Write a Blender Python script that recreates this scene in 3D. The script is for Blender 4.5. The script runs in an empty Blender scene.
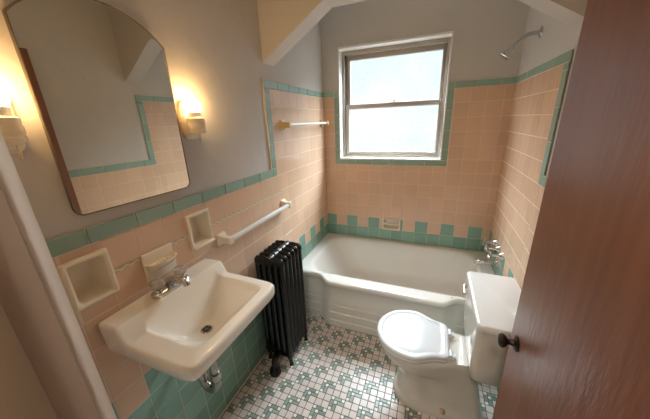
import bpy, bmesh, math, random
from mathutils import Vector, Matrix
random.seed(7)
S = bpy.context.scene
C = S.collection
PI = math.pi
V = Vector

# ------------------------------------------------------------------ materials
def lin(c):
    return tuple(((v/255)/12.92 if v/255 <= .04045 else ((v/255+.055)/1.055)**2.4) for v in c)

def mat(name, rgb, rough=.5, metal=0., spec=.5, var=0., noise=None, bump=None, coat=0., attr=False, extra=None):
    """rgb in sRGB 0-255. noise=(scale, amount, rgb2) soft blotches; bump=(scale, strength); attr -> per tile variation"""
    m = bpy.data.materials.new(name); m.use_nodes = True
    nt = m.node_tree; N = nt.nodes; L = nt.links
    b = N['Principled BSDF']
    b.inputs['Roughness'].default_value = rough
    b.inputs['Metallic'].default_value = metal
    b.inputs['Specular IOR Level'].default_value = spec
    b.inputs['Coat Weight'].default_value = coat
    base = lin(rgb) + (1,)
    b.inputs['Base Color'].default_value = base
    col = None
    if noise or bump:
        tc = N.new('ShaderNodeTexCoord')
    if noise:
        sc, amt, rgb2 = noise[:3]
        nz = N.new('ShaderNodeTexNoise'); nz.inputs['Scale'].default_value = sc
        nz.inputs['Detail'].default_value = 5
        if len(noise) > 3:
            mp = N.new('ShaderNodeMapping'); mp.inputs['Scale'].default_value = noise[3]
            L.new(tc.outputs['Object'], mp.inputs['Vector']); L.new(mp.outputs[0], nz.inputs['Vector'])
        else:
            L.new(tc.outputs['Object'], nz.inputs['Vector'])
        rp = N.new('ShaderNodeMapRange'); rp.inputs[1].default_value = .35; rp.inputs[2].default_value = .7
        rp.inputs[4].default_value = amt
        L.new(nz.outputs['Fac'], rp.inputs[0])
        mx = N.new('ShaderNodeMix'); mx.data_type = 'RGBA'
        mx.inputs[6].default_value = base; mx.inputs[7].default_value = lin(rgb2) + (1,)
        L.new(rp.outputs[0], mx.inputs[0]); col = mx.outputs[2]
    if attr:
        at = N.new('ShaderNodeAttribute'); at.attribute_name = 'var'
        hs = N.new('ShaderNodeHueSaturation')
        r2 = N.new('ShaderNodeMapRange'); r2.inputs[3].default_value = 1 - var; r2.inputs[4].default_value = 1 + var
        L.new(at.outputs['Fac'], r2.inputs[0]); L.new(r2.outputs[0], hs.inputs['Value'])
        if col: L.new(col, hs.inputs['Color'])
        else: hs.inputs['Color'].default_value = base
        col = hs.outputs[0]
    if col: L.new(col, b.inputs['Base Color'])
    if bump:
        bz = N.new('ShaderNodeTexNoise'); bz.inputs['Scale'].default_value = bump[0]; bz.inputs['Detail'].default_value = 3
        if len(bump) > 2:
            mp = N.new('ShaderNodeMapping'); mp.inputs['Scale'].default_value = bump[2]
            L.new(tc.outputs['Object'], mp.inputs['Vector']); L.new(mp.outputs[0], bz.inputs['Vector'])
        else:
            L.new(tc.outputs['Object'], bz.inputs['Vector'])
        bp = N.new('ShaderNodeBump'); bp.inputs['Strength'].default_value = bump[1]; bp.inputs['Distance'].default_value = .01
        L.new(bz.outputs['Fac'], bp.inputs['Height']); L.new(bp.outputs[0], b.inputs['Normal'])
    return m

PLASTER = mat('painted plaster', (206, 201, 196), .55, noise=(2.5, .5, (198, 192, 186)), bump=(14, .25))
CEIL = mat('ceiling paint', (226, 222, 214), .6)
JAMBP = mat('jamb paint', (182, 166, 150), .5, bump=(9, .2))
STOPP = mat('door stop paint', (146, 126, 104), .55, bump=(9, .2))
CASEW = mat('white trim paint', (236, 233, 230), .35)
GROUT = mat('wall grout', (231, 212, 193), .8, noise=(30, .6, (214, 190, 168)))
PINK = mat('pink glazed tile', (226, 191, 163), .13, attr=True, var=.045, noise=(3, .25, (219, 181, 150)))
GROUTG = mat('green area grout', (178, 190, 170), .8)
GREEN = mat('green glazed tile', (132, 170, 153), .13, attr=True, var=.09)
TRIMG = mat('green trim tile', (150, 178, 165), .15, attr=True, var=.08)
LINER = mat('liner cream', (232, 214, 186), .25)
LINEG = mat('liner olive', (206, 182, 146), .25)
FGROUT = mat('floor grout', (92, 78, 66), .85)
FPINK = mat('floor tile pale pink', (226, 214, 206), .3, attr=True, var=.06)
FGREEN = mat('floor tile green', (148, 163, 152), .3, attr=True, var=.18)
FWHITE = mat('floor tile white', (240, 240, 232), .3, attr=True, var=.03)
TUBW = mat('tub enamel', (236, 236, 233), .12, noise=(2.2, .5, (228, 224, 214)))
PORC = mat('white porcelain', (234, 233, 231), .08, coat=.3)
PORCB = mat('toilet porcelain', (222, 218, 210), .1, coat=.2)
SEATP = mat('toilet seat plastic', (222, 225, 229), .16)
SINKP = mat('sink enamel', (250, 245, 236), .09, coat=.3)
CERAM = mat('cream ceramic', (238, 226, 204), .15)
CERAY = mat('aged cream ceramic', (224, 200, 150), .2)
CERAG = mat('ceramic accessory', (234, 224, 206), .2)
CHROME = mat('chrome', (205, 205, 205), .14, metal=1.)
CHROMED = mat('worn chrome', (170, 168, 160), .25, metal=1.)
BARW = mat('white towel bar', (240, 240, 240), .2)
BLACK = mat('black radiator enamel', (9, 9, 10), .28)
BRONZE = mat('dark bronze', (70, 62, 55), .38, metal=.85)
ALU = mat('window aluminium', (176, 166, 154), .45, metal=.25)
ALUD = mat('window track', (70, 62, 58), .6)
FRAMEM = mat('mirror frame metal', (132, 120, 104), .42, metal=.75)
MIRROR = mat('mirror glass', (226, 226, 220), .015, metal=1.)
RUBBER = mat('drain dark', (35, 33, 32), .5)
PUTTY = mat('putty bolt cap', (196, 168, 140), .5)
WOOD = mat('door wood', (132, 86, 64), .42, spec=.4, noise=(5, .6, (110, 68, 48), (9, 9, .6)), bump=(60, .16, (1, 1, .25)))
BRASSW = mat('chain metal', (214, 200, 170), .3, metal=.7)
HALLP = mat('hall paint', (200, 188, 172), .6)
HALLF = mat('hall floor boards', (128, 92, 62), .4, noise=(4, .6, (104, 72, 48), (14, 1, 1)))

def emit_mat(name, rgb, strength):
    m = bpy.data.materials.new(name); m.use_nodes = True
    b = m.node_tree.nodes['Principled BSDF']
    b.inputs['Base Color'].default_value = (.9, .88, .84, 1); b.inputs['Roughness'].default_value = .4
    b.inputs['Emission Color'].default_value = rgb + (1,); b.inputs['Emission Strength'].default_value = strength
    return m

def crystal_mat():
    m = mat('clear acrylic', (235, 232, 226), .06)
    b = m.node_tree.nodes['Principled BSDF']
    b.inputs['Transmission Weight'].default_value = .75; b.inputs['IOR'].default_value = 1.45
    return m
CRYST = crystal_mat()

def pane_mat():
    m = bpy.data.materials.new('obscure window glass'); m.use_nodes = True
    nt = m.node_tree; N = nt.nodes; L = nt.links; N.clear()
    out = N.new('ShaderNodeOutputMaterial')
    tc = N.new('ShaderNodeTexCoord')
    vo = N.new('ShaderNodeTexNoise'); vo.inputs['Scale'].default_value = 55; vo.inputs['Detail'].default_value = 2
    L.new(tc.outputs['Object'], vo.inputs['Vector'])
    n2 = N.new('ShaderNodeTexNoise'); n2.inputs['Scale'].default_value = 5; n2.inputs['Detail'].default_value = 2
    L.new(tc.outputs['Object'], n2.inputs['Vector'])
    ad = N.new('ShaderNodeMath'); ad.operation = 'ADD'
    L.new(vo.outputs['Fac'], ad.inputs[0]); L.new(n2.outputs['Fac'], ad.inputs[1])
    mr = N.new('ShaderNodeMapRange'); mr.inputs[1].default_value = .75; mr.inputs[2].default_value = 1.25
    L.new(ad.outputs[0], mr.inputs[0])
    mx = N.new('ShaderNodeMix'); mx.data_type = 'RGBA'
    mx.inputs[6].default_value = (.90, .94, .955, 1); mx.inputs[7].default_value = (.97, .985, .99, 1)
    L.new(mr.outputs[0], mx.inputs[0])
    tr = N.new('ShaderNodeBsdfTransparent'); L.new(mx.outputs[2], tr.inputs['Color'])
    gl = N.new('ShaderNodeBsdfGlossy'); gl.inputs['Roughness'].default_value = .25
    bp = N.new('ShaderNodeBump'); bp.inputs['Strength'].default_value = .5; bp.inputs['Distance'].default_value = .003
    L.new(vo.outputs['Fac'], bp.inputs['Height']); L.new(bp.outputs[0], gl.inputs['Normal'])
    ms = N.new('ShaderNodeMixShader'); ms.inputs[0].default_value = .05
    L.new(tr.outputs[0], ms.inputs[1]); L.new(gl.outputs[0], ms.inputs[2])
    L.new(ms.outputs[0], out.inputs['Surface'])
    return m
PANE = pane_mat()

# ------------------------------------------------------------------ object helpers
def obj(name, bm, m, parent=None, kind=None, sharp=38, smooth=True, loc=None, recalc=True):
    off = V((0, 0, 0))
    if parent is not None: off = V(parent['_o'])
    elif loc is not None: off = V(loc)
    if recalc: bmesh.ops.recalc_face_normals(bm, faces=bm.faces)
    if off.length: bmesh.ops.translate(bm, verts=bm.verts, vec=-off)
    me = bpy.data.meshes.new(name); bm.to_mesh(me); bm.free()
    for x in (m if isinstance(m, (list, tuple)) else [m]): me.materials.append(x)
    if smooth:
        for p in me.polygons: p.use_smooth = True
        me.set_sharp_from_angle(angle=math.radians(sharp))
    o = bpy.data.objects.new(name, me); C.objects.link(o)
    if parent is not None: o.parent = parent
    elif loc is not None: o.location = off
    o['_o'] = list(off)
    if kind: o['kind'] = kind
    return o

def struct(name, bm, m, parent=None, **k):
    return obj(name, bm, m, parent, kind='structure', **k)

def thing(name, label, cat, loc=(0, 0, 0), group=None):
    o = bpy.data.objects.new(name, None); C.objects.link(o)
    o.location = loc; o['_o'] = list(loc); o.empty_display_size = .05
    o['label'] = label; o['category'] = cat
    if group: o['group'] = group
    return o

def dup(root, dloc, label):
    """copy a thing, its parts and their sub-parts"""
    r = root.copy(); C.objects.link(r); r.location = V(root.location) + V(dloc); r['label'] = label
    def rec(a, b):
        for ch in list(a.children):
            c = ch.copy(); C.objects.link(c); c.parent = b; rec(ch, c)
    rec(root, r)
    return r

def BM(): return bmesh.new()

def join(bm, t, mi=0):
    for f in t.faces: f.material_index = mi
    me = bpy.data.meshes.new('tmp'); t.to_mesh(me); t.free(); bm.from_mesh(me); bpy.data.meshes.remove(me)

def box(bm, x0, x1, y0, y1, z0, z1, bev=0, seg=2, mi=0, M=None):
    t = BM(); bmesh.ops.create_cube(t, size=1)
    for v in t.verts:
        v.co = V(((x0+x1)/2+v.co.x*(x1-x0), (y0+y1)/2+v.co.y*(y1-y0), (z0+z1)/2+v.co.z*(z1-z0)))
    if bev: bmesh.ops.bevel(t, geom=t.edges[:], offset=bev, segments=seg, affect='EDGES', profile=.5)
    if M: bmesh.ops.transform(t, matrix=M, verts=t.verts)
    join(bm, t, mi)

def loft(bm, loops, cap0=True, cap1=True, close=True, mi=0):
    rows = [[bm.verts.new(p) for p in lp] for lp in loops]
    n = len(rows[0])
    for a, b in zip(rows, rows[1:]):
        for i in range(n if close else n-1):
            j = (i+1) % n
            f = bm.faces.new((a[i], a[j], b[j], b[i])); f.material_index = mi
    if cap0: bm.faces.new(rows[0][::-1]).material_index = mi
    if cap1: bm.faces.new(rows[-1]).material_index = mi
    return rows

def frame(d):
    d = V(d).normalized(); a = V((0, 0, 1)) if abs(d.z) < .9 else V((1, 0, 0))
    u = d.cross(a).normalized(); return u, d.cross(u).normalized()

def tube(bm, pts, r, seg=14, mi=0, cap=True):
    pts = [V(p) for p in pts]; n = len(pts)
    rad = r if isinstance(r, (list, tuple)) else [r]*n
    loops = []; u = None
    for i, p in enumerate(pts):
        d = (pts[min(i+1, n-1)]-pts[max(i-1, 0)]).normalized()
        if u is None: u, _ = frame(d)
        u = (u-d*u.dot(d)).normalized(); w = d.cross(u)
        loops.append([p+(u*math.cos(2*PI*k/seg)+w*math.sin(2*PI*k/seg))*rad[i] for k in range(seg)])
    loft(bm, loops, cap, cap, mi=mi)

def arc(pts, n=8):
    """smooth a polyline (Catmull-Rom)"""
    P = [V(p) for p in pts]; P = [P[0]*2-P[1]]+P+[P[-1]*2-P[-2]]; out = []
    for i in range(1, len(P)-2):
        a, b, c, d = P[i-1:i+3]
        for k in range(n):
            t = k/n
            out.append(.5*((2*b)+(c-a)*t+(2*a-5*b+4*c-d)*t*t+(3*b-a-3*c+d)*t**3))
    return out+[P[-2]]

def lathe(bm, prof, o, axis=(0, 0, 1), seg=28, mi=0, sx=1, sy=1):
    """prof: list of (radius, height along axis)"""
    o = V(o); d = V(axis).normalized(); u, w = frame(d)
    loft(bm, [[o+d*h+(u*math.cos(2*PI*k/seg)*sx+w*math.sin(2*PI*k/seg)*sy)*max(r, 1e-4) for k in range(seg)] for r, h in prof], mi=mi)

def sub(rect, holes):
    """rectangle minus rectangles -> rectangles"""
    out = [rect]
    for h in holes:
        nx = []
        for a0, a1, b0, b1 in out:
            c0, c1, d0, d1 = max(a0, h[0]), min(a1, h[1]), max(b0, h[2]), min(b1, h[3])
            if c0 >= c1 or d0 >= d1: nx.append((a0, a1, b0, b1)); continue
            if a0 < c0: nx.append((a0, c0, b0, b1))
            if c1 < a1: nx.append((c1, a1, b0, b1))
            if b0 < d0: nx.append((c0, c1, b0, d0))
            if d1 < b1: nx.append((c0, c1, d1, b1))
        out = nx
    return [r for r in out if r[1]-r[0] > .004 and r[3]-r[2] > .004]

# mapping of (u, v, depth) onto the walls
MAPL = lambda u, v, d: V((d, u, v))             # left wall, u = y
MAPB = lambda u, v, d: V((u, -d, v))            # back wall, u = x
MAPR = lambda u, v, d: V((W-d, u, v))           # right wall, u = y
MAPF = lambda u, v, d: V((u, v, d))             # floor

class Tiles:
    def __init__(s): s.bm = BM(); s.var = []
    def face(s, ps, mi, var):
        f = s.bm.faces.new([s.bm.verts.new(p) for p in ps]); f.material_index = mi; s.var.append(var)
    def tile(s, mp, r, mi, g=.0034, t=.006, gd=.0053, b=.0012, tilt=.0002, grout=0):
        a0, a1, b0, b1 = r; v = random.random()
        if grout is not None: s.face([mp(a0, b0, gd), mp(a1, b0, gd), mp(a1, b1, gd), mp(a0, b1, gd)], grout, .5)
        h = g/2; a0 += h; a1 -= h; b0 += h; b1 -= h
        if a1-a0 < 2*b+.001 or b1-b0 < 2*b+.001: return
        tt = [t+random.uniform(-tilt, tilt) for _ in range(3)]; tt.append(tt[0]+tt[2]-tt[1])
        lo = [mp(a0, b0, gd-.001), mp(a1, b0, gd-.001), mp(a1, b1, gd-.001), mp(a0, b1, gd-.001)]
        hi = [mp(a0+b, b0+b, tt[0]), mp(a1-b, b0+b, tt[1]), mp(a1-b, b1-b, tt[2]), mp(a0+b, b1-b, tt[3])]
        s.face(hi, mi, v)
        for i in range(4):
            j = (i+1) % 4; s.face([lo[i], lo[j], hi[j], hi[i]], mi, v)
    def build(s, name, mats, parent, flip=None):
        bm = s.bm; bm.faces.ensure_lookup_table()
        for f in bm.faces:
            f.normal_update()
            if f.normal.dot(flip) < 0: f.normal_flip()
        var = list(s.var)
        o = obj(name, bm, mats, parent, kind='structure', smooth=False, recalc=False)
        at = o.data.attributes.new('var', 'FLOAT', 'FACE'); at.data.foreach_set('value', var)
        return o

# ------------------------------------------------------------------ dimensions
W = 1.485; T = .1095; HC = 2.44
YF = -2.314; YFO = -2.42            # doorway wall
ZR0, ZR1 = 1.181, 1.235            # green rail
ZT0, ZT1 = 1.722, 1.768            # top trim in the alcove
YL0, YL1 = -.955, -.902            # alcove trim, left wall
YR0, YR1 = -.885, -.832            # alcove trim, right wall
CZ = .6125                          # castle row top
WX0, WX1, WZ0, WZ1 = .157, 1.038, 1.172, 2.095   # window opening
YSH = -.0151

# rows of the tile field
def rows_alcove():
    zs = [.393, .503, CZ]; k = (1.0715-CZ)/4
    zs += [CZ+k*i for i in (1, 2, 3)]+[1.0715, ZR0]
    zs += [ZR0+T*i for i in (1, 2, 3, 4)]+[ZT0]
    return zs
def rows_room():
    zs = [.0, .065, .1745, .284, .3935, .503, CZ]; k = (1.053-CZ)/4
    zs += [CZ+k*i for i in (1, 2, 3)]+[1.053, 1.0715, ZR0]
    return zs

# ------------------------------------------------------------------ walls
recessL = [(-2.091, -1.986, 1.004, 1.143), (-1.657, -1.546, .998, 1.143)]   # ceramic wall niches
def wall_left():
    bm = BM()
    for r in sub((YFO, .0, 0, HC), recessL): box(bm, -.10, 0, r[0], r[1], r[2], r[3])
    w = struct('wall_left', bm, PLASTER, sharp=30)
    t = Tiles()
    zs = rows_room()
    ys = []; k = 0
    while True:
        y = -1.0006-k*T
        if y < YF: break
        ys.append(y); k += 1
    ys = [YF]+ys[::-1]+[YL1]
    for i in range(len(ys)-1):
        yc = (ys[i]+ys[i+1])/2; idx = round((-1.0006-yc)/T-.5)
        for j in range(len(zs)-1):
            z0, z1 = zs[j], zs[j+1]
            g = z1 <= .504 or (z1 <= CZ+.001 and idx % 2 == 0)
            if abs(z0-1.053) < 1e-4:
                continue
            for r in sub((ys[i], ys[i+1], z0, z1), recessL): t.tile(MAPL, r, 2 if g else 1, grout=5 if g else 0)
    # zigzag liner strip
    for r in sub((YF, -.86, 1.053, 1.0715), recessL):
        n = max(1, round((r[1]-r[0])/.0185)); w_ = (r[1]-r[0])/n
        for i in range(n):
            a = r[0]+i*w_
            t.face([MAPL(a, 1.053, .0068), MAPL(a+w_, 1.053, .0068), MAPL(a+w_, 1.0715, .0068), MAPL(a, 1.0715, .0062)], 4, .5)
            b = 1.0645 if i % 2 else 1.0575; c = 1.0575 if i % 2 else 1.0645
            t.face([MAPL(a, b-.0046, .0072), MAPL(a+w_, c-.0046, .0072), MAPL(a+w_, c+.0046, .0072), MAPL(a, b+.0046, .0072)], 3, .5)
    # alcove side
    zs = rows_alcove(); ys = [-k*T for k in range(9)][::-1]; ys = [YL1]+ys
    for i in range(len(ys)-1):
        col = round(-ys[i+1]/T)
        for j in range(len(zs)-1):
            z0, z1 = zs[j], zs[j+1]
            if col >= 8 and z1 <= 1.0716: pass
            g = z1 <= .504 or (z1 <= CZ+.001 and col % 2 == 1)
            hole = [(-9, -.86, 1.053, 1.0715)]
            for r in sub((ys[i], ys[i+1], z0, z1), hole):
                if r[0] < -.9 and r[3] < ZR0: pass
                t.tile(MAPL, r, 2 if g else 1, grout=5 if g else 0)
    # fill below rim level next to the tub front
    for y0, y1 in ((-.902, -.80),):
        for z0, z1 in ((0, .065), (.065, .1745), (.1745, .284), (.284, .393)): t.tile(MAPL, (y0, y1, z0, z1), 2, grout=5)
    t.build('tile_panel', [GROUT, PINK, GREEN, LINER, LINEG, GROUTG], w, V((1, 0, 0)))
    return w

def trim_piece(t, mp, r, th=.0085):
    t.tile(mp, r, 0, g=.0022, t=th, gd=.005, b=.002, tilt=.0002, grout=1)
def run(t, mp, r, horiz, L=.152, start=0.):
    a0, a1, b0, b1 = r
    lo, hi = (a0, a1) if horiz else (b0, b1)
    x = lo+start; cuts = [lo]
    while x < hi-.03:
        if x > lo+.03: cuts.append(x)
        x += L
    cuts.append(hi)
    for p, q in zip(cuts, cuts[1:]):
        trim_piece(t, mp, (p, q, b0, b1) if horiz else (a0, a1, p, q))

wl = wall_left()
t = Tiles()
run(t, MAPL, (YF, YL1, ZR0, ZR1), True, start=.152)
run(t, MAPL, (YL0, YL1, ZR1, ZT0), False)
run(t, MAPL, (YL0, 0, ZT0, ZT1), True)
t.build('tile_trim', [TRIMG, GROUT], wl, V((1, 0, 0)))
bm = BM(); box(bm, .0, .009, YL0-.013, YL0, ZR1, ZT1+.012, .002)        # caulk bead, yellowed, along the trim
obj('caulk_bead', bm, LINER, wl, kind='structure')

def wall_back():
    bm = BM()
    for r in sub((-.10, W+.10, 0, HC), [(WX0, WX1, WZ0, WZ1), (.588, .730, .515, .606)]): box(bm, r[0], r[1], 0, .16, r[2], r[3])
    w = struct('wall_back', bm, PLASTER, sharp=30)
    t = Tiles(); zs = rows_alcove()
    xs = [0]+[.108+k*T for k in range(13)]+[W]
    holes = [(.107, 1.088, 1.125, 3), (.580, .738, .507, .614)]
    for i in range(len(xs)-1):
        for j in range(len(zs)-1):
            z0, z1 = zs[j], zs[j+1]
            g = z1 <= .504 or (z1 <= CZ+.001 and i % 2 == 0)
            for r in sub((xs[i], xs[i+1], z0, z1), holes): t.tile(MAPB, r, 2 if g else 1, grout=3 if g else 0)
    t.build('tile_panel', [GROUT, PINK, GREEN, GROUTG], w, V((0, -1, 0)))
    t = Tiles()
    run(t, MAPB, (0, .107, ZT0, ZT1), True); run(t, MAPB, (1.088, W, ZT0, ZT1), True)
    run(t, MAPB, (.107, .155, 1.172, ZT1), False, start=.09); run(t, MAPB, (1.040, 1.088, 1.172, ZT1), False, start=.09)
    run(t, MAPB, (.107, 1.088, 1.125, 1.172), True, start=.048)
    t.build('tile_trim', [TRIMG, GROUT], w, V((0, -1, 0)))
    return w
wb = wall_back()

def wall_right():
    bm = BM(); box(bm, W, W+.10, YFO, 0, 0, HC)
    w = struct('wall_right', bm, PLASTER, sharp=30)
    t = Tiles(); zs = rows_alcove(); ys = [YR1]+[-k*T for k in range(8)][::-1]
    for i in range(len(ys)-1):
        col = round(-ys[i+1]/T)
        for j in range(len(zs)-1):
            g = zs[j+1] <= .504 or (zs[j+1] <= CZ+.001 and col % 2 == 0)
            t.tile(MAPR, (ys[i], ys[i+1], zs[j], zs[j+1]), 2 if g else 1, grout=3 if g else 0)
    zs = rows_room(); ys = [YF]+[-.875-k*T for k in range(14)][::-1]+[YR1]
    for i in range(len(ys)-1):
        for j in range(len(zs)-1):
            z0, z1 = zs[j], zs[j+1]
            if z1-z0 < .03: continue
            if abs(z1-1.053) < 1e-4: z1 = 1.0715
            if ys[i] > YR0-.05 and z0 > .38 and False: continue
            g = z1 <= .504 or (z1 <= CZ+.001 and i % 2 == 0)
            t.tile(MAPR, (ys[i], ys[i+1], z0, z1), 2 if g else 1, grout=3 if g else 0)
    t.build('tile_panel', [GROUT, PINK, GREEN, GROUTG], w, V((-1, 0, 0)))
    t = Tiles()
    run(t, MAPR, (YF, YR1, ZR0, ZR1), True); run(t, MAPR, (YR0, YR1, ZR1, ZT0), False); run(t, MAPR, (YR0, 0, ZT0, ZT1), True)
    t.build('tile_trim', [TRIMG, GROUT], w, V((-1, 0, 0)))
    return w
wr = wall_right()

XJ0, XJ1, ZJ = .58, 1.316, 1.962
bm = BM()
for r in sub((-.10, W+.10, 0, HC), [(XJ0-.02, XJ1+.02, -1, ZJ+.02)]): box(bm, r[0], r[1], YFO, YF, r[2], r[3])
struct('wall_front', bm, PLASTER, sharp=30)

bm = BM(); box(bm, XJ0-.02, XJ0, YFO, YF, 0, ZJ+.02, .001)
struct('trim_1', bm, JAMBP)
bm = BM(); box(bm, XJ0, XJ0+.0125, -2.40, -2.350, 0, ZJ, .0015)
struct('trim_5', bm, STOPP)
bm = BM(); box(bm, XJ1, XJ1+.02, YFO, YF, 0, ZJ+.02, .001)
struct('trim_2', bm, JAMBP)
bm = BM(); box(bm, XJ0, XJ1, YFO, YF, ZJ, ZJ+.02, .001)
struct('trim_3', bm, JAMBP)
bm = BM(); box(bm, XJ0-.085, XJ0-.004, YF, YF+.018, 0, ZJ+.09, .004); box(bm, XJ0-.004, XJ1+.004, YF, YF+.018, ZJ+.006, ZJ+.09, .004)
box(bm, XJ1+.006, XJ1+.085, YF, YF+.018, 0, ZJ+.09, .004)
struct('trim_4', bm, CASEW)

# beam over the tub opening with sloped corners
bm = BM()
prof = [(0, 1.86), (.40, 2.105), (1.085, 2.105), (W, 1.86), (W, HC), (0, HC)]
loft(bm, [[V((x, -.932, z)) for x, z in prof], [V((x, -.812, z)) for x, z in prof]])
struct('wall_header', bm, PLASTER, sharp=20)
bm = BM(); box(bm, -.10, W+.10, YFO, .16, HC, HC+.08); struct('ceiling', bm, CEIL)

# ------------------------------------------------------------------ floor of small mosaic tiles
def floor():
    t = Tiles(); u = .0203; cx, cy = .496, -1.339
    t.face([V((0, YFO, -.0012)), V((W, YFO, -.0012)), V((W, 0, -.0012)), V((0, 0, -.0012))], 0, .5)
    motif = [((-1, -1), 1, 1, 3), ((2, -1), 1, 1, 3), ((-1, 2), 1, 1, 3), ((0, 0), 1, 1, 3),
             ((0, -1), 2, 1, 2), ((1, 0), 2, 1, 2), ((-1, 0), 1, 2, 2), ((0, 1), 1, 2, 2), ((1, 1), 2, 2, 1)]
    plain = [((-1, -1), 2, 2, 1), ((1, -1), 2, 2, 1), ((-1, 1), 2, 2, 1), ((1, 1), 2, 2, 1)]
    for bi in range(-8, 14):
        for bj in range(-10, 16):
            for (i, j), w, h, mi in (motif if (bi+bj) % 2 == 0 else plain):
                x0 = cx+(bi*4+i-.5)*u; y1 = cy-(bj*4+j-.5)*u
                x1 = x0+w*u; y0 = y1-h*u
                x0 = max(x0, .004); x1 = min(x1, W-.004); y0 = max(y0, YFO+.001); y1 = min(y1, -.72)
                if x1-x0 < .005 or y1-y0 < .005: continue
                t.tile(MAPF, (x0, x1, y0, y1), mi, g=.0026, t=0, gd=-.0012, b=.0009, tilt=.0002, grout=None)
    bm = t.bm
    o = t.build('floor', [FGROUT, FPINK, FGREEN, FWHITE], None, V((0, 0, 1)))
    b2 = BM(); box(b2, -.10, W+.10, YFO, .16, -.08, -.0016); obj('floor_slab', b2, FGROUT, o, kind='structure')
floor()
bm = BM(); box(bm, .0065, .0165, YF+.018, -.80, 0, .0085, .004); struct('baseboard_left', bm, CERAM)

# ------------------------------------------------------------------ hall outside the door
HY = -3.7
bm = BM(); box(bm, -.6, 2.2, HY, YFO, -.08, -.001); struct('floor_hall', bm, HALLF)
bm = BM(); box(bm, -.6, 2.2, HY, YFO, HC, HC+.08); struct('ceiling_hall', bm, CEIL)
bm = BM(); box(bm, -.7, -.6, HY, YFO, 0, HC); struct('wall_hall_left', bm, HALLP)
bm = BM(); box(bm, 2.2, 2.3, HY, YFO, 0, HC); struct('wall_hall_right', bm, HALLP)
bm = BM(); box(bm, -.7, 2.3, HY-.1, HY, 0, HC); struct('wall_hall_back', bm, HALLP)
bm = BM(); box(bm, -.6, -.10, YFO, YFO+.1, 0, HC); box(bm, W+.1, 2.2, YFO, YFO+.1, 0, HC); struct('wall_hall_front', bm, HALLP)

# ------------------------------------------------------------------ window
def window():
    bm = BM()                                   # white painted reveal with thin edge bead
    D = .085
    box(bm, WX0-.004, WX0+.006, -.008, D, WZ0, WZ1+.004, .002); box(bm, WX1-.006, WX1+.004, -.008, D, WZ0, WZ1+.004, .002)
    box(bm, WX0-.004, WX1+.004, -.012, D, WZ1-.006, WZ1+.012, .002); box(bm, WX0-.002, WX1+.002, -.010, D, WZ0-.002, WZ0+.012, .002)
    w = struct('window_1', bm, CASEW)
    x0, x1, z0, z1 = WX0+.006, WX1-.006, WZ0+.012, WZ1-.006
    def ring(bm, a0, a1, b0, b1, y0, y1, l, r, bt, tp, bev=.003):
        box(bm, a0, a0+l, y0, y1, b0, b1, bev); box(bm, a1-r, a1, y0, y1, b0, b1, bev)
        box(bm, a0+l, a1-r, y0, y1, b0, b0+bt, bev); box(bm, a0+l, a1-r, y0, y1, b1-tp, b1, bev)
    bm = BM(); ring(bm, x0, x1, z0, z1, D-.012, D+.07, .022, .020, .02, .030); obj('window_frame', bm, ALU, w, kind='structure')
    bm = BM(); box(bm, x0+.022, x0+.028, D+.0, D+.06, z0, z1); obj('window_track', bm, ALUD, w, kind='structure')
    zm = 1.635
    bm = BM(); ring(bm, x0+.026, x1-.020, z0+.02, zm+.02, D+.0, D+.026, .030, .026, .032, .036); lo = obj('lower_sash', bm, ALU, w, kind='structure')
    bm = BM(); ring(bm, x0+.026, x1-.020, zm-.02, z1-.03, D+.03, D+.056, .036, .030, .034, .040); up = obj('upper_sash', bm, ALU, w, kind='structure')
    bm = BM(); box(bm, x0+.05, x1-.04, D+.011, D+.015, z0+.045, zm-.01); obj('pane', bm, PANE, lo, kind='structure')
    bm = BM(); box(bm, x0+.055, x1-.045, D+.041, D+.045, zm+.01, z1-.065); obj('pane', bm, PANE, up, kind='structure')
    bm = BM(); box(bm, .60, .65, D+.002, D+.03, zm+.02, zm+.026, .002); tube(bm, [(.625, D+.012, zm+.024), (.625, D+.012, zm+.036)], .008); box(bm, .618, .655, D+.006, D+.018, zm+.034, zm+.041, .002)
    obj('sash_latch', bm, CHROMED, lo, kind='structure')
    bm = BM(); box(bm, x0+.06, x0+.10, D-.008, D+.004, z0+.036, z0+.046, .002); obj('sash_lift', bm, ALU, lo, kind='structure')
    bm = BM(); box(bm, x1-.10, x1-.06, D-.008, D+.004, z0+.036, z0+.046, .002); obj('sash_lift', bm, ALU, lo, kind='structure')
window()

# ------------------------------------------------------------------ door
DX0, DX1, DY0, DY1 = 1.272, 1.307, -2.300, -1.545
bm = BM(); box(bm, DX0, DX1, DY0, DY1, 0.012, 1.955, .002)
door = struct('door_1', bm, WOOD)
def knob(px, sgn, z=.832, y=-1.606):
    bm = BM()
    lathe(bm, [(.0, 0), (.024, 0), (.025, .003), (.020, .007), (.011, .010), (.008, .020), (.010, .026), (.018, .031), (.022, .038), (.022, .043), (.017, .049), (.008, .052), (0, .052)], (px, y, z), (sgn, 0, 0), sx=1, sy=1)
    return bm
kn = obj('door_knob', knob(DX0, -1), BRONZE, door, kind='structure'); kn['label'] = 'dark bronze door knob on the room side of the door'
obj('door_knob', knob(DX1, 1), BRONZE, door, kind='structure')
bm = BM(); box(bm, DX0+.006, DX1-.006, DY1-.001, DY1+.0015, .79, .90, .0005); box(bm, DX0+.012, DX1-.012, DY1, DY1+.008, .832, .852, .003)
obj('latch_plate', bm, BRONZE, door, kind='structure')
for z in (.25, 1.8):
    bm = BM(); tube(bm, [(DX1-.012, DY0-.001, z-.045), (DX1-.012, DY0-.001, z+.045)], .006); obj('door_hinge', bm, BRONZE, door, kind='structure')

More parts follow.
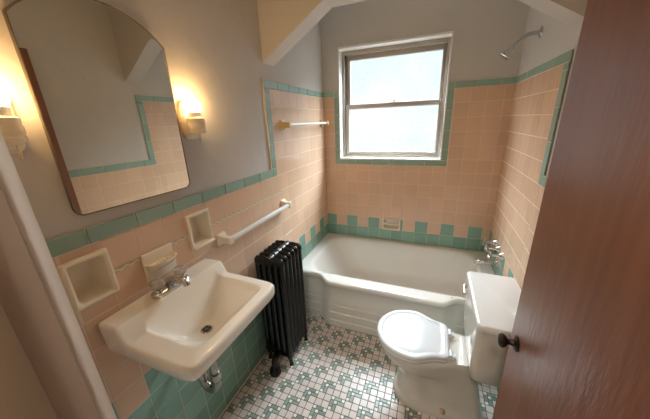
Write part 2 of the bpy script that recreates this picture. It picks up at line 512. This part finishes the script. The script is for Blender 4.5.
# ------------------------------------------------------------------ bathtub
def bathtub():
    th = thing('bathtub', 'white enamel built-in bathtub with ridged apron below the window', 'bathtub', (W/2, -.42, 0))
    n = 140; x0, x1 = .008, W-.008
    cx, cy = .74, -.39
    def sm(a, b, x):
        t = min(1, max(0, (x-a)/(b-a))); return t*t*(3-2*t)
    def front(x, bow):                                       # the apron steps forward in the middle
        return -.775-bow*(sm(.215, .335, x)*(1-sm(1.105, 1.215, x)))
    def outer(z, bow, d):
        # rectangle with bowed front, sampled CCW, same count each level
        pts = []
        nf, ns, nb = 70, 20, 30
        for i in range(nf):
            x = x0+(x1-x0)*i/nf; pts.append((x, front(x, bow)-d))
        for i in range(ns): pts.append((x1, front(x1, bow)-d+(-.008-(front(x1, bow)-d))*i/ns))
        for i in range(nb): pts.append((x1+(x0-x1)*i/nb, -.008))
        for i in range(ns): pts.append((x0, -.008+(front(x0, bow)-d+.008)*i/ns))
        return [V((x, y, z)) for x, y in pts]
    def rr(z, a0, a1, b0, b1, r):
        # rounded rectangle; points found along rays to the outer loop points
        out = []
        mx, my = (a0+a1)/2, (b0+b1)/2; hx, hy = (a1-a0)/2, (b1-b0)/2
        ref = outer(0, .06, 0)
        # map each outer point's normalised square position on to a superellipse
        for p in ref:
            u = (p.x-(x0+x1)/2)/((x1-x0)/2); v = (p.y-(-.42))/.43
            ang = math.atan2(v*hy, u*hx)
            c, s = math.cos(ang), math.sin(ang)
            lo, hi = 0., 3.
            for _ in range(40):
                m = (lo+hi)/2; qx, qy = abs(m*c), abs(m*s)
                dx, dy = max(qx-(hx-r), 0), max(qy-(hy-r), 0)
                ins = qx <= hx and qy <= hy and (dx*dx+dy*dy <= r*r)
                if ins: lo = m
                else: hi = m
            out.append(V((mx+lo*c, my+lo*s, z)))
        return out
    bow = .068
    L = [outer(0, bow, .016), outer(.050, bow, .016), outer(.056, bow, .008), outer(.114, bow, .007), outer(.120, bow, -.001),
         outer(.172, bow, -.001), outer(.178, bow, -.009), outer(.223, bow, -.009), outer(.229, bow, -.016), outer(.328, bow, -.016),
         outer(.340, bow+.004, -.010), outer(.352, bow+.010, .002), outer(.366, bow+.012, .005), outer(.377, bow+.012, .003), outer(.385, bow+.012, -.004), outer(.3885, bow+.012, -.014),
         outer(.3895, bow+.012, -.028)]
    L += [rr(.389, .075, 1.405, -.772, -.045, .12), rr(.3875, .09, 1.39, -.754, -.055, .15), rr(.382, .10, 1.382, -.740, -.062, .16), rr(.370, .108, 1.376, -.730, -.068, .16),
          rr(.33, .128, 1.368, -.700, -.076, .16), rr(.22, .19, 1.352, -.682, -.092, .16), rr(.12, .255, 1.335, -.665, -.108, .15),
          rr(.08, .30, 1.315, -.645, -.128, .14), rr(.062, .36, 1.27, -.60, -.17, .12), rr(.057, .5, 1.15, -.5, -.27, .1), rr(.056, .7, .8, -.42, -.35, .03)]
    bm = BM(); loft(bm, L, True, True)
    obj('tub_shell', bm, TUBW, th, sharp=50)
    bm = BM(); lathe(bm, [(0, 0), (.03, 0), (.03, .003), (.022, .004), (.02, .001), (0, .001)], (1.22, -.385, .060)); obj('drain', bm, CHROME, th)
    bm = BM(); lathe(bm, [(0, 0), (.036, 0), (.034, .006), (.01, .008), (0, .008)], (1.356, -.39, .29), (-1, 0, .12)); tube(bm, [(1.346, -.39, .29), (1.334, -.39, .315)], .004); obj('overflow_plate', bm, CHROME, th)
bathtub()

# ------------------------------------------------------------------ toilet
def toilet():
    yc = -1.19
    th = thing('toilet', 'white two-piece toilet with closed lid beside the tub', 'toilet', (1.1, yc, 0))
    def sec(z, xf, xm, hw, xb, bw, pinch=0, rc=.03):
        pts = []; nf = 28; ns = 14
        for i in range(nf+1):
            a = -PI/2+PI*i/nf                         # from -y side round the front to +y side
            pts.append((xm-(xm-xf)*math.cos(a)**.92 if math.cos(a) > 0 else xm, yc+hw*math.sin(a)))
        side = []
        for i in range(1, ns+1):
            s = i/ns; e = s*s*(3-2*s)
            w = hw+(bw-hw)*e-pinch*math.exp(-((s-.25)/.2)**2)
            side.append((xm+(xb-rc-xm)*s, w))
        cor = [(xb-rc+rc*math.sin(a), bw-rc+rc*math.cos(a)) for a in (PI/8, PI/4, 3*PI/8, PI/2)]
        for x, w in side+cor: pts.append((x, yc+w))
        for x, w in (side+cor)[::-1]: pts.append((x, yc-w))
        return [V((x, y, z)) for x, y in pts]
    bm = BM()
    loft(bm, [sec(0, .868, 1.03, .124, 1.33, .110), sec(.026, .868, 1.03, .124, 1.33, .110), sec(.036, .874, 1.03, .118, 1.326, .106, .004), sec(.044, .884, 1.03, .108, 1.32, .102, .008),
              sec(.09, .892, 1.02, .100, 1.312, .096, .014), sec(.16, .890, 1.01, .098, 1.30, .094, .018), sec(.215, .876, 1.0, .108, 1.288, .094, .014), sec(.255, .848, .99, .130, 1.278, .096, .006),
              sec(.29, .815, .98, .152, 1.265, .098), sec(.325, .788, .97, .170, 1.252, .102), sec(.352, .777, .968, .1775, 1.245, .105), sec(.368, .775, .968, .178, 1.24, .106), sec(.376, .781, .968, .172, 1.236, .102)])
    box(bm, 1.10, 1.385, yc-.104, yc+.104, .330, .3745, .010)
    obj('bowl', bm, PORCB, th, sharp=42)
    def oval(z, k, xf=.764, xb=1.132, bw=.128, hw=.181):
        return [V((xm_[0], xm_[1], z)) for xm_ in [((p.x-.95)*(1-k/.18)+.95, (p.y-yc)*(1-k/.18)+yc) for p in sec(0, xf, .955, hw, xb, bw, 0, .035)]]
    bm = BM(); loft(bm, [oval(.3765, .006), oval(.379, .001), oval(.388, .0), oval(.392, .004)]); obj('seat', bm, SEATP, th, sharp=60)
    bm = BM(); loft(bm, [oval(.3955, .009), oval(.3985, .0), oval(.407, -.001), oval(.412, .003), oval(.4145, .010), oval(.4155, .026), oval(.4115, .031), oval(.4120, .036), oval(.4135, .07)]); obj('lid', bm, SEATP, th, sharp=60)
    for dy in (-.075, .075):
        bm = BM(); box(bm, 1.120, 1.165, yc+dy-.016, yc+dy+.016, .376, .398, .005); tube(bm, [(1.142, yc+dy-.02, .398), (1.142, yc+dy+.02, .398)], .010); obj('hinge', bm, SEATP, th)
    # tank
    def tk(z, x0, x1, w, r=.03):
        out = []
        for (cx, cy, a0) in ((x1-r, yc+w-r, 0), (x0+r, yc+w-r, PI/2), (x0+r, yc-w+r, PI), (x1-r, yc-w+r, 1.5*PI)):
            for i in range(7): a = a0+PI/2*i/6; out.append(V((cx+r*math.cos(a), cy+r*math.sin(a), z)))
        return out
    bm = BM()
    loft(bm, [tk(.376, 1.245, 1.40, .165, .02), tk(.384, 1.225, 1.415, .182), tk(.40, 1.213, 1.42, .192), tk(.46, 1.208, 1.424, .198), tk(.60, 1.205, 1.428, .207), tk(.682, 1.204, 1.43, .212)])
    tank = obj('tank', bm, PORCB, th, sharp=50)
    bm = BM()
    loft(bm, [tk(.682, 1.206, 1.428, .219, .02), tk(.686, 1.202, 1.430, .223, .022), tk(.706, 1.201, 1.430, .224, .022), tk(.712, 1.204, 1.427, .221, .022), tk(.715, 1.211, 1.422, .214, .02)])
    obj('tank_lid', bm, PORC, th, sharp=50)
    bm = BM(); lathe(bm, [(0, 0), (.013, 0), (.013, .006), (.008, .008), (.006, .016), (0, .016)], (1.205, yc+.165, .652), (-1, 0, 0)); tube(bm, [(1.192, yc+.165, .652), (1.190, yc+.13, .648), (1.190, yc+.10, .645)], [.006, .0055, .007]); obj('flush_lever', bm, CHROME, th)
    for sy in (-1, 1):
        bm = BM(); lathe(bm, [(0, 0), (.015, 0), (.015, .008), (.011, .018), (.004, .022), (0, .022)], (1.135, yc+sy*.108, .034)); obj('bolt_cap', bm, PUTTY, th)
    bm = BM(); tube(bm, arc([(1.40, yc+.13, .38), (1.405, yc+.13, .30), (1.43, yc+.135, .2), (1.478, yc+.14, .17)]), .005, 10); obj('supply_line', bm, CHROMED, th)
toilet()

# ------------------------------------------------------------------ sink
def sink():
    y0, y1, xb, xf = -2.066, -1.602, .0075, .402
    th = thing('wall_sink', 'white wall-hung sink with chrome faucet below the mirror', 'sink', (.0075, -1.84, .8))
    def ss(a, b, x):
        t = min(1, max(0, (x-a)/(b-a))); return t*t*(3-2*t)
    def smin(vals, k=.018):
        return -k*math.log(sum(math.exp(-v/k) for v in vals))
    # basin opening (quad) and drain
    def top(x, y):
        z = .926-.054*ss(.100, .138, x)-.004*ss(.15, .4, x)
        yl = -1.998; yr = -1.642
        d = [(y-yl)*1.25, (yr-y)*1.35, (x-.112)*2.6, (.364-x)*1.1]
        inside = smin([v for v in d]+[.128])
        if inside > 0: z = min(z, .872)*1 - max(0, inside-.0)*ss(0, .02, inside) if x > .13 else z-inside*ss(0, .02, inside)
        return z
    nx, ny = 64, 76; bm = BM(); G = []
    ins = .010
    for i in range(nx+1):
        row = []
        for j in range(ny+1):
            a = -1+2*i/nx; b = -1+2*j/ny
            a2 = a*(1-.035*max(0, a)*abs(b)**10); b2 = b*(1-.05*max(0, a)*abs(a)**10)
            x = (xb+xf)/2+a2*((xf-xb)/2-ins); y = (y0+y1)/2+b2*((y1-y0)/2-ins)
            row.append(bm.verts.new((x, y, top(x, y))))
        G.append(row)
    for i in range(nx):
        for j in range(ny): bm.faces.new((G[i][j], G[i+1][j], G[i+1][j+1], G[i][j+1]))
    per = [G[i][0] for i in range(nx)]+[G[nx][j] for j in range(ny)]+[G[i][ny] for i in range(nx, 0, -1)]+[G[0][j] for j in range(ny, 0, -1)]
    N = len(per); pos = [v.co.copy() for v in per]
    nrm = []
    for k in range(N):
        d = pos[(k+2) % N]-pos[k-2]; d.z = 0; d.normalize(); nrm.append(V((d.y, -d.x, 0)))
    def ringv(f):
        return [bm.verts.new(f(pos[k], nrm[k])) for k in range(N)]
    def off(o, dz=None, z=None):
        def f(p, n):
            q = p+n*o
            if q.x < xb: q.x = xb
            q.z = p.z+dz if dz is not None else z
            return q
        return f
    c = V((.16, -1.835, 0))
    def bowlpt(s, z):
        def f(p, n):
            q = V((c.x+(p.x-c.x)*s[0], c.y+(p.y-c.y)*s[1], z))
            q.x = max(q.x, xb); return q
        return f
    rings = [per, ringv(off(.006, dz=-.002)), ringv(off(.0095, dz=-.008)), ringv(off(.010, dz=-.016)), ringv(off(.0085, z=.824)), ringv(off(.004, z=.815)), ringv(off(-.006, z=.811)),
             ringv(off(-.022, z=.809)), ringv(bowlpt((.82, .78), .77)), ringv(bowlpt((.62, .6), .725)), ringv(bowlpt((.35, .35), .705)), ringv(bowlpt((.08, .08), .703))]
    for A, B in zip(rings, rings[1:]):
        for k in range(N): bm.faces.new((A[k], A[(k+1) % N], B[(k+1) % N], B[k]))
    bm.faces.new(rings[-1])
    obj('basin', bm, SINKP, th, sharp=60)
    dz = top(.205, -1.822)
    bm = BM(); lathe(bm, [(0, 0), (.023, 0), (.0245, .002), (.021, .004), (.0175, .003), (.0165, -.004), (0, -.004)], (.195, -1.822, dz+.001)); dr = obj('drain', bm, CHROME, th)
    bm = BM(); lathe(bm, [(0, 0), (.0165, 0), (.0165, .003), (0, .003)], (.195, -1.822, dz+.0005))
    obj('drain_opening', bm, RUBBER, dr)
    bm = BM()
    box(bm, .180, .210, -1.8235, -1.8205, dz+.0035, dz+.006); box(bm, .1935, .1965, -1.837, -1.807, dz+.0035, dz+.006); obj('drain_cross', bm, CHROMED, dr)
    # faucet
    fy = -1.838; fx = .072; fz = .925
    bm = BM()
    prof = []
    for z, k in ((fz, 0), (fz+.012, 0), (fz+.017, .004), (fz+.019, .010)):
        lp = []
        for cy, a0 in ((fy+.05, 0), (fy-.05, PI)):
            for i in range(13): a = a0+PI*i/12; lp.append(V((fx+(.027-k)*math.cos(a), cy+(.027-k)*math.sin(a), z)))
        prof.append(lp)
    loft(bm, prof)
    fc = obj('faucet', bm, CHROME, th)
    bm = BM(); tube(bm, arc([(fx-.005, fy, fz+.012), (fx+.008, fy, fz+.036), (fx+.035, fy, fz+.046), (fx+.062, fy+.002, fz+.046), (fx+.082, fy+.003, fz+.039), (fx+.086, fy+.003, fz+.028)], 6), [.017]*6+[.016]*6+[.0145]*6+[.0135]*6+[.0125]*7, 16); obj('spout', bm, CHROME, fc)
    for sy in (-1, 1):
        bm = BM(); lathe(bm, [(0, 0), (.017, 0), (.015, .010), (.010, .014), (0, .014)], (fx, fy+sy*.05, fz+.017)); hn = obj('handle_base', bm, CHROME, fc)
        bm = BM()
        def star(z, r): return [V((fx+r*(1+.10*math.cos(8*2*PI*k/48))*math.cos(2*PI*k/48), fy+sy*.05+r*(1+.10*math.cos(8*2*PI*k/48))*math.sin(2*PI*k/48), z)) for k in range(48)]
        loft(bm, [star(fz+.030, .010), star(fz+.034, .018), star(fz+.048, .0225), star(fz+.058, .0225), star(fz+.063, .018), star(fz+.065, .008)])
        h = obj('knob_handle', bm, CRYST, fc); h['label'] = 'clear crystal faucet knob'
    # trap
    bm = BM(); tx, ty = .185, -1.822
    tube(bm, [(tx, ty, .71), (tx, ty, .47)], .017); lathe(bm, [(.017, 0), (.0235, 0), (.0235, .028), (.017, .03)], (tx, ty, .485))
    tube(bm, [(tx-.085*(1-math.cos(a))/2, ty, .47-.065*math.sin(a)) for a in [PI*i/14 for i in range(15)]], .0185)
    tube(bm, arc([(tx-.085, ty, .47), (tx-.085, ty, .50), (tx-.10, ty, .525), (tx-.13, ty, .53), (.006, ty, .53)], 6), .017)
    lathe(bm, [(.017, 0), (.024, 0), (.024, .024), (.017, .026)], (tx-.085, ty, .46))
    lathe(bm, [(.017, 0), (.045, 0), (.04, .008), (.018, .012)], (.0065, ty, .53), (1, 0, 0))
    obj('drain_trap', bm, CHROMED, th)
    for yy in (-1.90,):
        bm = BM(); tube(bm, arc([(.075, yy, .80), (.075, yy, .72), (.06, yy, .64), (.05, yy, .60)], 5), .006); tube(bm, [(.006, yy, .59), (.06, yy, .59)], .008); obj('supply_line', bm, CHROMED, th)
sink()

# ------------------------------------------------------------------ radiator
def radiator():
    th = thing('radiator', 'black cast-iron radiator standing on the floor between sink and tub', 'radiator', (.13, -1.18, 0))
    n = 6; ya, yb = -1.283, -1.062; p = (yb-ya)/(n-1); xs = [.049+.0405*i for i in range(5)]
    for k in range(n):
        y = ya+p*k; bm = BM()
        for x in xs:
            lathe(bm, [(.0172, 0), (.0172, .655)], (x, y, .090), (0, 0, 1), 14, sx=1.0, sy=1.0)
        for zc, s in ((.752, 1), (.088, -1)):
            lp = []
            for t_ in range(13):
                a = -1+2*t_/12; x = .13+.0985*a
                e = max(.25, (1-abs(a)**8)); h = .032*e**.5; w = .0175*e**.5
                wave = .003*math.cos((x-xs[0])/.0405*2*PI)*s
                lp.append([V((x, y+w*math.cos(2*PI*q/12), zc+wave+h*math.sin(2*PI*q/12))) for q in range(12)])
            loft(bm, lp)
        s = obj('section', bm, BLACK, th, sharp=50)
        if k in (0, n-1):
            for x in (.062, .205):
                b2 = BM(); tube(b2, arc([(x, y, .085), (x+(.004 if x > .13 else -.004), y, .05), (x+(.008 if x > .13 else -.008), y, .02), (x+(.010 if x > .13 else -.010), y, .003)], 5), [.017]*5+[.012]*5+[.011]*5+[.015]); obj('leg', b2, BLACK, th)
    for x, z in ((.13, .762), (.13, .088)):
        bm = BM(); tube(bm, [(x, ya-.012, z), (x, yb+.012, z)], .022); obj('hub', bm, BLACK, th)
    bm = BM()
    tube(bm, arc([(.13, ya-.01, .09), (.135, ya-.04, .092), (.142, ya-.078, .09), (.145, ya-.09, .06), (.145, ya-.09, .0)], 6), [.02]*12+[.018]*13)
    lathe(bm, [(.0, 0), (.036, 0), (.037, .014), (.033, .034), (.022, .046), (.018, .06), (0, .06)], (.145, ya-.09, 0))
    obj('inlet_valve', bm, BLACK, th)
    th.location.x += .008
radiator()

# ------------------------------------------------------------------ mirror
def mirror():
    y0, y1, z0, zs = -2.023, -1.614, 1.273, 1.795
    th = thing('wall_mirror', 'arched-top mirror in thin metal frame above the sink', 'mirror', (0, (y0+y1)/2, z0))
    def outline(d, x):
        pts = []; r = max(.028-d, .004); a0, a1, b0 = y0+d, y1-d, z0+d
        for (cy, cz, s) in ((a0+r, b0+r, PI), (a1-r, b0+r, 1.5*PI)):
            for i in range(7): a = s+PI/2*i/6; pts.append((cy+r*math.cos(a), cz+r*math.sin(a)))
        h = .088; w = (y1-y0)/2; R = (w*w+h*h)/(2*h); cz = zs+h-R; cy = (y0+y1)/2; Rd = R-d
        rr_ = .03
        amax = math.asin((w-d)/Rd)
        ztop = cz+Rd*math.cos(amax)
        # soft shoulder
        for i in range(41):
            a = amax*(1-2*i/40)
            pts.append((cy+Rd*math.sin(a), cz+Rd*math.cos(a)))
        return [V((x if x < .003 else .018+(y+1.82)*.0349+(z-1.55)*.007+x-.0195, y, z)) for y, z in pts]
    bm = BM()
    loft(bm, [outline(.002, .0005), outline(0, .0175), outline(.0012, .0215), outline(.004, .0215), outline(.0055, .0187)], True, False)
    obj('mirror_frame', bm, FRAMEM, th, sharp=50)
    bm = BM(); bm.faces.new([bm.verts.new(p) for p in outline(.005, .0195)]); f = bm.faces[:] ; 
    bmesh.ops.triangulate(bm, faces=bm.faces); 
    for v in bm.verts: v.co.x = .018+(v.co.y+1.82)*.0349+(v.co.z-1.55)*.007
    bmesh.ops.dissolve_limit(bm, angle_limit=.02, verts=bm.verts, edges=bm.edges)
    o = obj('mirror_glass', bm, MIRROR, th, smooth=False)
mirror()

# ------------------------------------------------------------------ sconces
LAMP = (1.0, .70, .38)
BULBM = emit_mat('lit bulb glass', (1.0, .62, .25), 43.)
def sconce():
    y, z = -1.545, 1.552
    th = thing('wall_sconce', 'lit cream porcelain wall lamp right of the mirror', 'wall lamp', (0, y, z), 'porcelain wall lamps beside the mirror')
    bm = BM()
    def plate(x, k):
        lp = []; hw, hh, r = .044-k, .078-k, .030-k
        for cy, cz, a0 in ((hw-r, hh-r, 0), (-hw+r, hh-r, PI/2), (-hw+r, -hh+r, PI), (hw-r, -hh+r, 1.5*PI)):
            for i in range(7): a = a0+PI/2*i/6; lp.append(V((x, y+cy+r*math.cos(a), z-.008+cz+r*math.sin(a))))
        return lp
    loft(bm, [plate(.0005, 0), plate(.010, 0), plate(.015, .003), plate(.017, .008), plate(.021, .010), plate(.024, .014)])
    obj('back_plate', bm, CERAM, th, sharp=50)
    xc = .044
    bm = BM(); box(bm, .015, xc, y-.022, y+.022, z-.045, z-.012, .008); obj('arm', bm, CERAM, th)
    bm = BM()
    lathe(bm, [(0, -.062), (.028, -.062), (.034, -.056), (.036, -.046), (.0335, -.043), (.0335, -.040), (.036, -.037), (.036, -.022), (.0335, -.019), (.0335, -.016), (.035, -.013), (.035, -.002), (.031, .002), (.026, .002), (.024, -.004), (0, -.004)], (xc, y, z))
    obj('socket', bm, CERAM, th, sharp=40)
    bm = BM(); lathe(bm, [(.0, 0), (.022, 0), (.0235, .01), (.025, .026), (0, .0261)], (xc, y, z-.003)); obj('bulb_base', bm, CASEW, th)
    bm = BM()
    lathe(bm, [(.025, 0), (.0285, .010), (.0298, .020), (.0285, .031), (.023, .041), (.014, .047), (.005, .0495), (0, .05)], (xc, y, z+.0235)); obj('bulb', bm, BULBM, th)
    bm = BM(); tube(bm, [(xc-.004, y+.014, z-.060), (xc-.004, y+.014, z-.082)], .0016, 8); lathe(bm, [(0, 0), (.003, .002), (.005, .014), (.0045, .02), (0, .021)], (xc-.004, y+.014, z-.101)); obj('pull_chain', bm, BRASSW, th)
    return th
sc = sconce()
dup(sc, (0, -.567, .003), 'lit cream porcelain wall lamp left of the mirror, beside the doorway')

# ------------------------------------------------------------------ ceramic accessories of the left wall
def niche(yc, zc, w, h, label, name, rec, lip):
    """recessed ceramic box with a proud rounded frame"""
    th = thing(name, label, 'wall niche', (0, yc, zc))
    bm = BM()
    def rect(x, hw, hh, r=.006):
        lp = []
        for sy, sz, a0 in ((1, 1, 0), (-1, 1, PI/2), (-1, -1, PI), (1, -1, 1.5*PI)):
            for i in range(4): a = a0+PI/2*i/3; lp.append(V((x, yc+sy*(hw-r)+r*math.cos(a), zc+sz*(hh-r)+r*math.sin(a))))
        return lp
    hw, hh = w/2, h/2; b = .017
    loft(bm, [rect(.0062, hw, hh), rect(.012, hw, hh), rect(.018, hw-.005, hh-.005), rect(.019, hw-.009, hh-.009), rect(.016, hw-b+.002, hh-b+.002), rect(.010, hw-b-.001, hh-b-.001, .012), rect(-.045, hw-b-.008, hh-b-.008, .014), rect(-.052, hw-b-.016, hh-b-.016, .014)], False, True)
    if lip: box(bm, .010, .034, yc-hw+.006, yc+hw-.006, zc-hh+.003, zc-hh+.017, .006)
    obj('recessed_box', bm, CERAM, th, sharp=45)
niche(-2.0385, 1.0735, .130, .164, 'cream ceramic wall niche by the doorway, left of the soap dish', 'wall_niche', None, False)
niche(-1.6015, 1.0705, .132, .166, 'cream ceramic wall niche under the right end of the mirror', 'wall_niche', None, True)

def soap_dish():
    y, z = -1.818, 1.012; w, h = .064, .055
    th = thing('soap_dish', 'cream ceramic soap dish with grooved tray above the faucet', 'soap dish', (0, y, z))
    bm = BM(); box(bm, .0062, .017, y-w, y+w, z-h, z+h+.008, .005, 3); obj('back_plate', bm, CERAM, th)
    bm = BM(); loops = []
    def half(x0, d, hw, zz):
        lp = [V((x0, y-hw, zz))]
        for i in range(17): a = -PI/2+PI*i/16; lp.append(V((x0+d*math.cos(a)**.7 if math.cos(a) > 1e-6 else x0, y+hw*math.sin(a), zz)))
        lp.append(V((x0, y+hw, zz))); return lp
    zt = z+.022
    loft(bm, [half(.012, .030, w-.012, zt-.030), half(.012, .052, w-.003, zt-.006), half(.012, .056, w-.001, zt), half(.012, .053, w-.004, zt+.003), half(.016, .044, w-.012, zt+.001), half(.018, .036, w-.018, zt-.010), half(.02, .02, w-.03, zt-.012)])
    obj('tray', bm, CERAM, th, sharp=50)
    bm = BM()
    for dy in (-.02, -.007, .007, .02): box(bm, .022, .048, y+dy-.002, y+dy+.002, zt-.012, zt-.006, .001)
    obj('tray_ridges', bm, CERAM, th)
soap_dish()

# soap holder on the back wall
th = thing('soap_holder', 'cream ceramic recessed soap holder with grip bar in the wall above the tub', 'soap dish', (.659, 0, .56))
bm = BM()
def rect(y, hw, hh, r=.008):
    lp = []
    for sx, sz, a0 in ((1, 1, 0), (-1, 1, PI/2), (-1, -1, PI), (1, -1, 1.5*PI)):
        for i in range(4): a = a0+PI/2*i/3; lp.append(V((.659+sx*(hw-r)+r*math.cos(a), y, .5605+sz*(hh-r)+r*math.sin(a))))
    return lp
loft(bm, [rect(-.0055, .085, .0595), rect(-.014, .085, .0595), rect(-.019, .079, .0535), rect(-.018, .070, .045), rect(-.010, .066, .041), rect(.030, .060, .036), rect(.036, .05, .03)], False, True)
obj('recessed_box', bm, CERAG, th, sharp=45)
bm = BM(); tube(bm, [(.588, -.018, .568), (.60, -.026, .568), (.718, -.026, .568), (.73, -.018, .568)], .010); obj('grip_bar', bm, CERAG, th)

# ------------------------------------------------------------------ towel bars
def towel_bar(ya, yb, z, label, m_bar, m_post, r, square):
    th = thing('towel_bar', label, 'towel bar', (0, (ya+yb)/2, z), 'towel bars on the left wall')
    for y in (ya, yb):
        bm = BM()
        def sq(x, hw, hz, zz=z):
            lp = []
            rr = min(hw, hz)*.35
            for sy, sz, a0 in ((1, 1, 0), (-1, 1, PI/2), (-1, -1, PI), (1, -1, 1.5*PI)):
                for i in range(4): a = a0+PI/2*i/3; lp.append(V((x, y+sy*(hw-rr)+rr*math.cos(a), zz+sz*(hz-rr)+rr*math.sin(a))))
            return lp
        loft(bm, [sq(.0062, .030, .034), sq(.012, .030, .034), sq(.020, .022, .026), sq(.034, .016, .019), sq(.048, .016, .018), sq(.068, .018, .020), sq(.076, .014, .016)])
        obj('post', bm, m_post, th, sharp=50)
    bm = BM()
    if square: box(bm, .058-r, .058+r, ya+.01, yb-.01, z-r, z+r, .003)
    else: tube(bm, [(.058, ya+.01, z), (.058, yb-.01, z)], r, 16)
    b = obj('bar', bm, m_bar, th); b['label'] = 'white bar'
towel_bar(-.785, -.085, 1.505, 'upper towel bar with aged cream posts in the alcove by the window', BARW, CERAY, .0095, False)
towel_bar(-1.482, -.862, .968, 'lower white towel bar above the black radiator', BARW, CERAM, .0105, True)

# ------------------------------------------------------------------ shower and tub fittings
th = thing('shower_head', 'chrome shower head on bent arm high on the right alcove wall', 'shower head', (W, -.37, 1.95))
bm = BM(); lathe(bm, [(0, 0), (.030, 0), (.029, .004), (.016, .010), (0, .011)], (W-.0005, -.37, 1.95), (-1, 0, 0)); obj('flange', bm, CHROME, th)
bm = BM(); tube(bm, arc([(W, -.37, 1.95), (W-.05, -.37, 1.948), (W-.085, -.37, 1.930), (W-.130, -.37, 1.890)], 6), .0105); obj('shower_arm', bm, CHROME, th)
bm = BM(); ax = V((-.62, 0, -.78)); lathe(bm, [(0, 0), (.012, 0), (.017, .007), (.013, .014), (.015, .022), (.024, .040), (.033, .052), (.033, .062), (.028, .065), (0, .064)], (W-.126, -.37, 1.894), ax); obj('spray_head', bm, CHROME, th)

th = thing('tub_faucet', 'chrome three-handle tub faucet with spout on the right wall above the tub', 'faucet', (W, -.37, .55))
for y in (-.26, -.37, -.48):
    bm = BM(); lathe(bm, [(0, 0), (.030, 0), (.028, .006), (.016, .020), (.012, .026), (.011, .080), (0, .080)], (W-.0062, y, .595), (-1, 0, 0)); e = obj('escutcheon', bm, CHROME, th)
    bm = BM()
    lathe(bm, [(0, 0), (.014, 0), (.017, .008), (.014, .020), (.006, .024), (0, .024)], (W-.078, y, .595), (-1, 0, 0))
    for a in range(4):
        c_, s_ = math.cos(a*PI/2+.5), math.sin(a*PI/2+.5)
        tube(bm, [(W-.089, y, .595), (W-.089, y+c_*.020, .595+s_*.020), (W-.089, y+c_*.030, .595+s_*.030)], [.008, .0075, .010], 10)
    obj('cross_handle', bm, CHROME, th)
bm = BM(); lathe(bm, [(.018, 0), (.032, 0), (.030, .006), (.02, .01)], (W-.0062, -.37, .478), (-1, 0, 0))
tube(bm, arc([(W-.006, -.37, .478), (W-.05, -.37, .480), (W-.10, -.37, .476), (W-.135, -.37, .464), (W-.142, -.37, .450)], 6), [.021]*6+[.020]*6+[.019]*6+[.017]*7); obj('spout', bm, CHROME, th)

# ------------------------------------------------------------------ unseen fill lamp, added in the hall behind the camera to brighten the room
th = thing('hall_fill_lamp', 'added round white glass fill lamp in the hall outside the door', 'fill lamp', (.95, -3.0, HC))
bm = BM(); lathe(bm, [(0, 0), (.16, 0), (.16, .02), (0, .02)], (.95, -3.0, HC-.0005), (0, 0, -1)); obj('fill_lamp_base', bm, CASEW, th)
bm = BM(); lathe(bm, [(.15, 0), (.152, .02), (.135, .055), (.09, .08), (.03, .09), (0, .091)], (.95, -3.0, HC-.02), (0, 0, -1)); obj('fill_lamp_dome', bm, emit_mat('fill lamp glow', (1.0, .92, .82), 22.0), th)

# ------------------------------------------------------------------ light
w = bpy.data.worlds.new('sky'); S.world = w; w.use_nodes = True
nt = w.node_tree; N = nt.nodes; L = nt.links
bg = N['Background']
tc = N.new('ShaderNodeTexCoord'); sx = N.new('ShaderNodeSeparateXYZ'); L.new(tc.outputs['Generated'], sx.inputs[0])
rp = N.new('ShaderNodeValToRGB'); L.new(sx.outputs['Z'], rp.inputs[0])
cr = rp.color_ramp
cr.elements[0].position = 0.0; cr.elements[0].color = (.0235, .0245, .0248, 1)
cr.elements[1].position = 1.0; cr.elements[1].color = (.86, .94, 1, 1)
for p_, v_ in ((.22, .0248), (.30, .16), (.40, .5), (.6, .85)):
    e = cr.elements.new(p_); e.color = (v_*.86, v_*.95, v_, 1)
L.new(rp.outputs[0], bg.inputs['Color']); bg.inputs['Strength'].default_value = 20.0
pl = bpy.data.lights.new('window_portal', 'AREA'); pl.shape = 'RECTANGLE'; pl.size = WX1-WX0; pl.size_y = WZ1-WZ0
pl.cycles.is_portal = True
po = bpy.data.objects.new('window_portal', pl); po.location = ((WX0+WX1)/2, .17, (WZ0+WZ1)/2); po.rotation_euler = (-PI/2, 0, 0); C.objects.link(po)

# ------------------------------------------------------------------ camera
cam = bpy.data.cameras.new('camera'); co = bpy.data.objects.new('camera', cam); C.objects.link(co)
cam.sensor_fit = 'HORIZONTAL'; cam.sensor_width = 36.; cam.lens = 265.685*36/650; cam.clip_start = .02
yaw, pitch, roll = -.3901, -.3198, -.0392
f = V((math.sin(yaw)*math.cos(pitch), math.cos(yaw)*math.cos(pitch), math.sin(pitch)))
r0 = V((math.cos(yaw), -math.sin(yaw), 0)); u0 = r0.cross(f)
r_ = r0*math.cos(roll)+u0*math.sin(roll); u_ = u0*math.cos(roll)-r0*math.sin(roll)
co.matrix_world = Matrix(((r_.x, u_.x, -f.x, .9775), (r_.y, u_.y, -f.y, -2.4344), (r_.z, u_.z, -f.z, 1.5182), (0, 0, 0, 1)))
S.camera = co

for o in bpy.data.objects:
    if '_o' in o.keys(): del o['_o']
S.view_settings.view_transform = 'Standard'; S.view_settings.look = 'None'; S.view_settings.gamma = 1
S.view_settings.use_curve_mapping = False
S.view_settings.exposure = 1.34
S.cycles.use_denoising = True
S.cycles.max_bounces = 12; S.cycles.diffuse_bounces = 6; S.cycles.glossy_bounces = 5; S.cycles.transmission_bounces = 6; S.cycles.transparent_max_bounces = 8
S.cycles.sample_clamp_indirect = 8.0
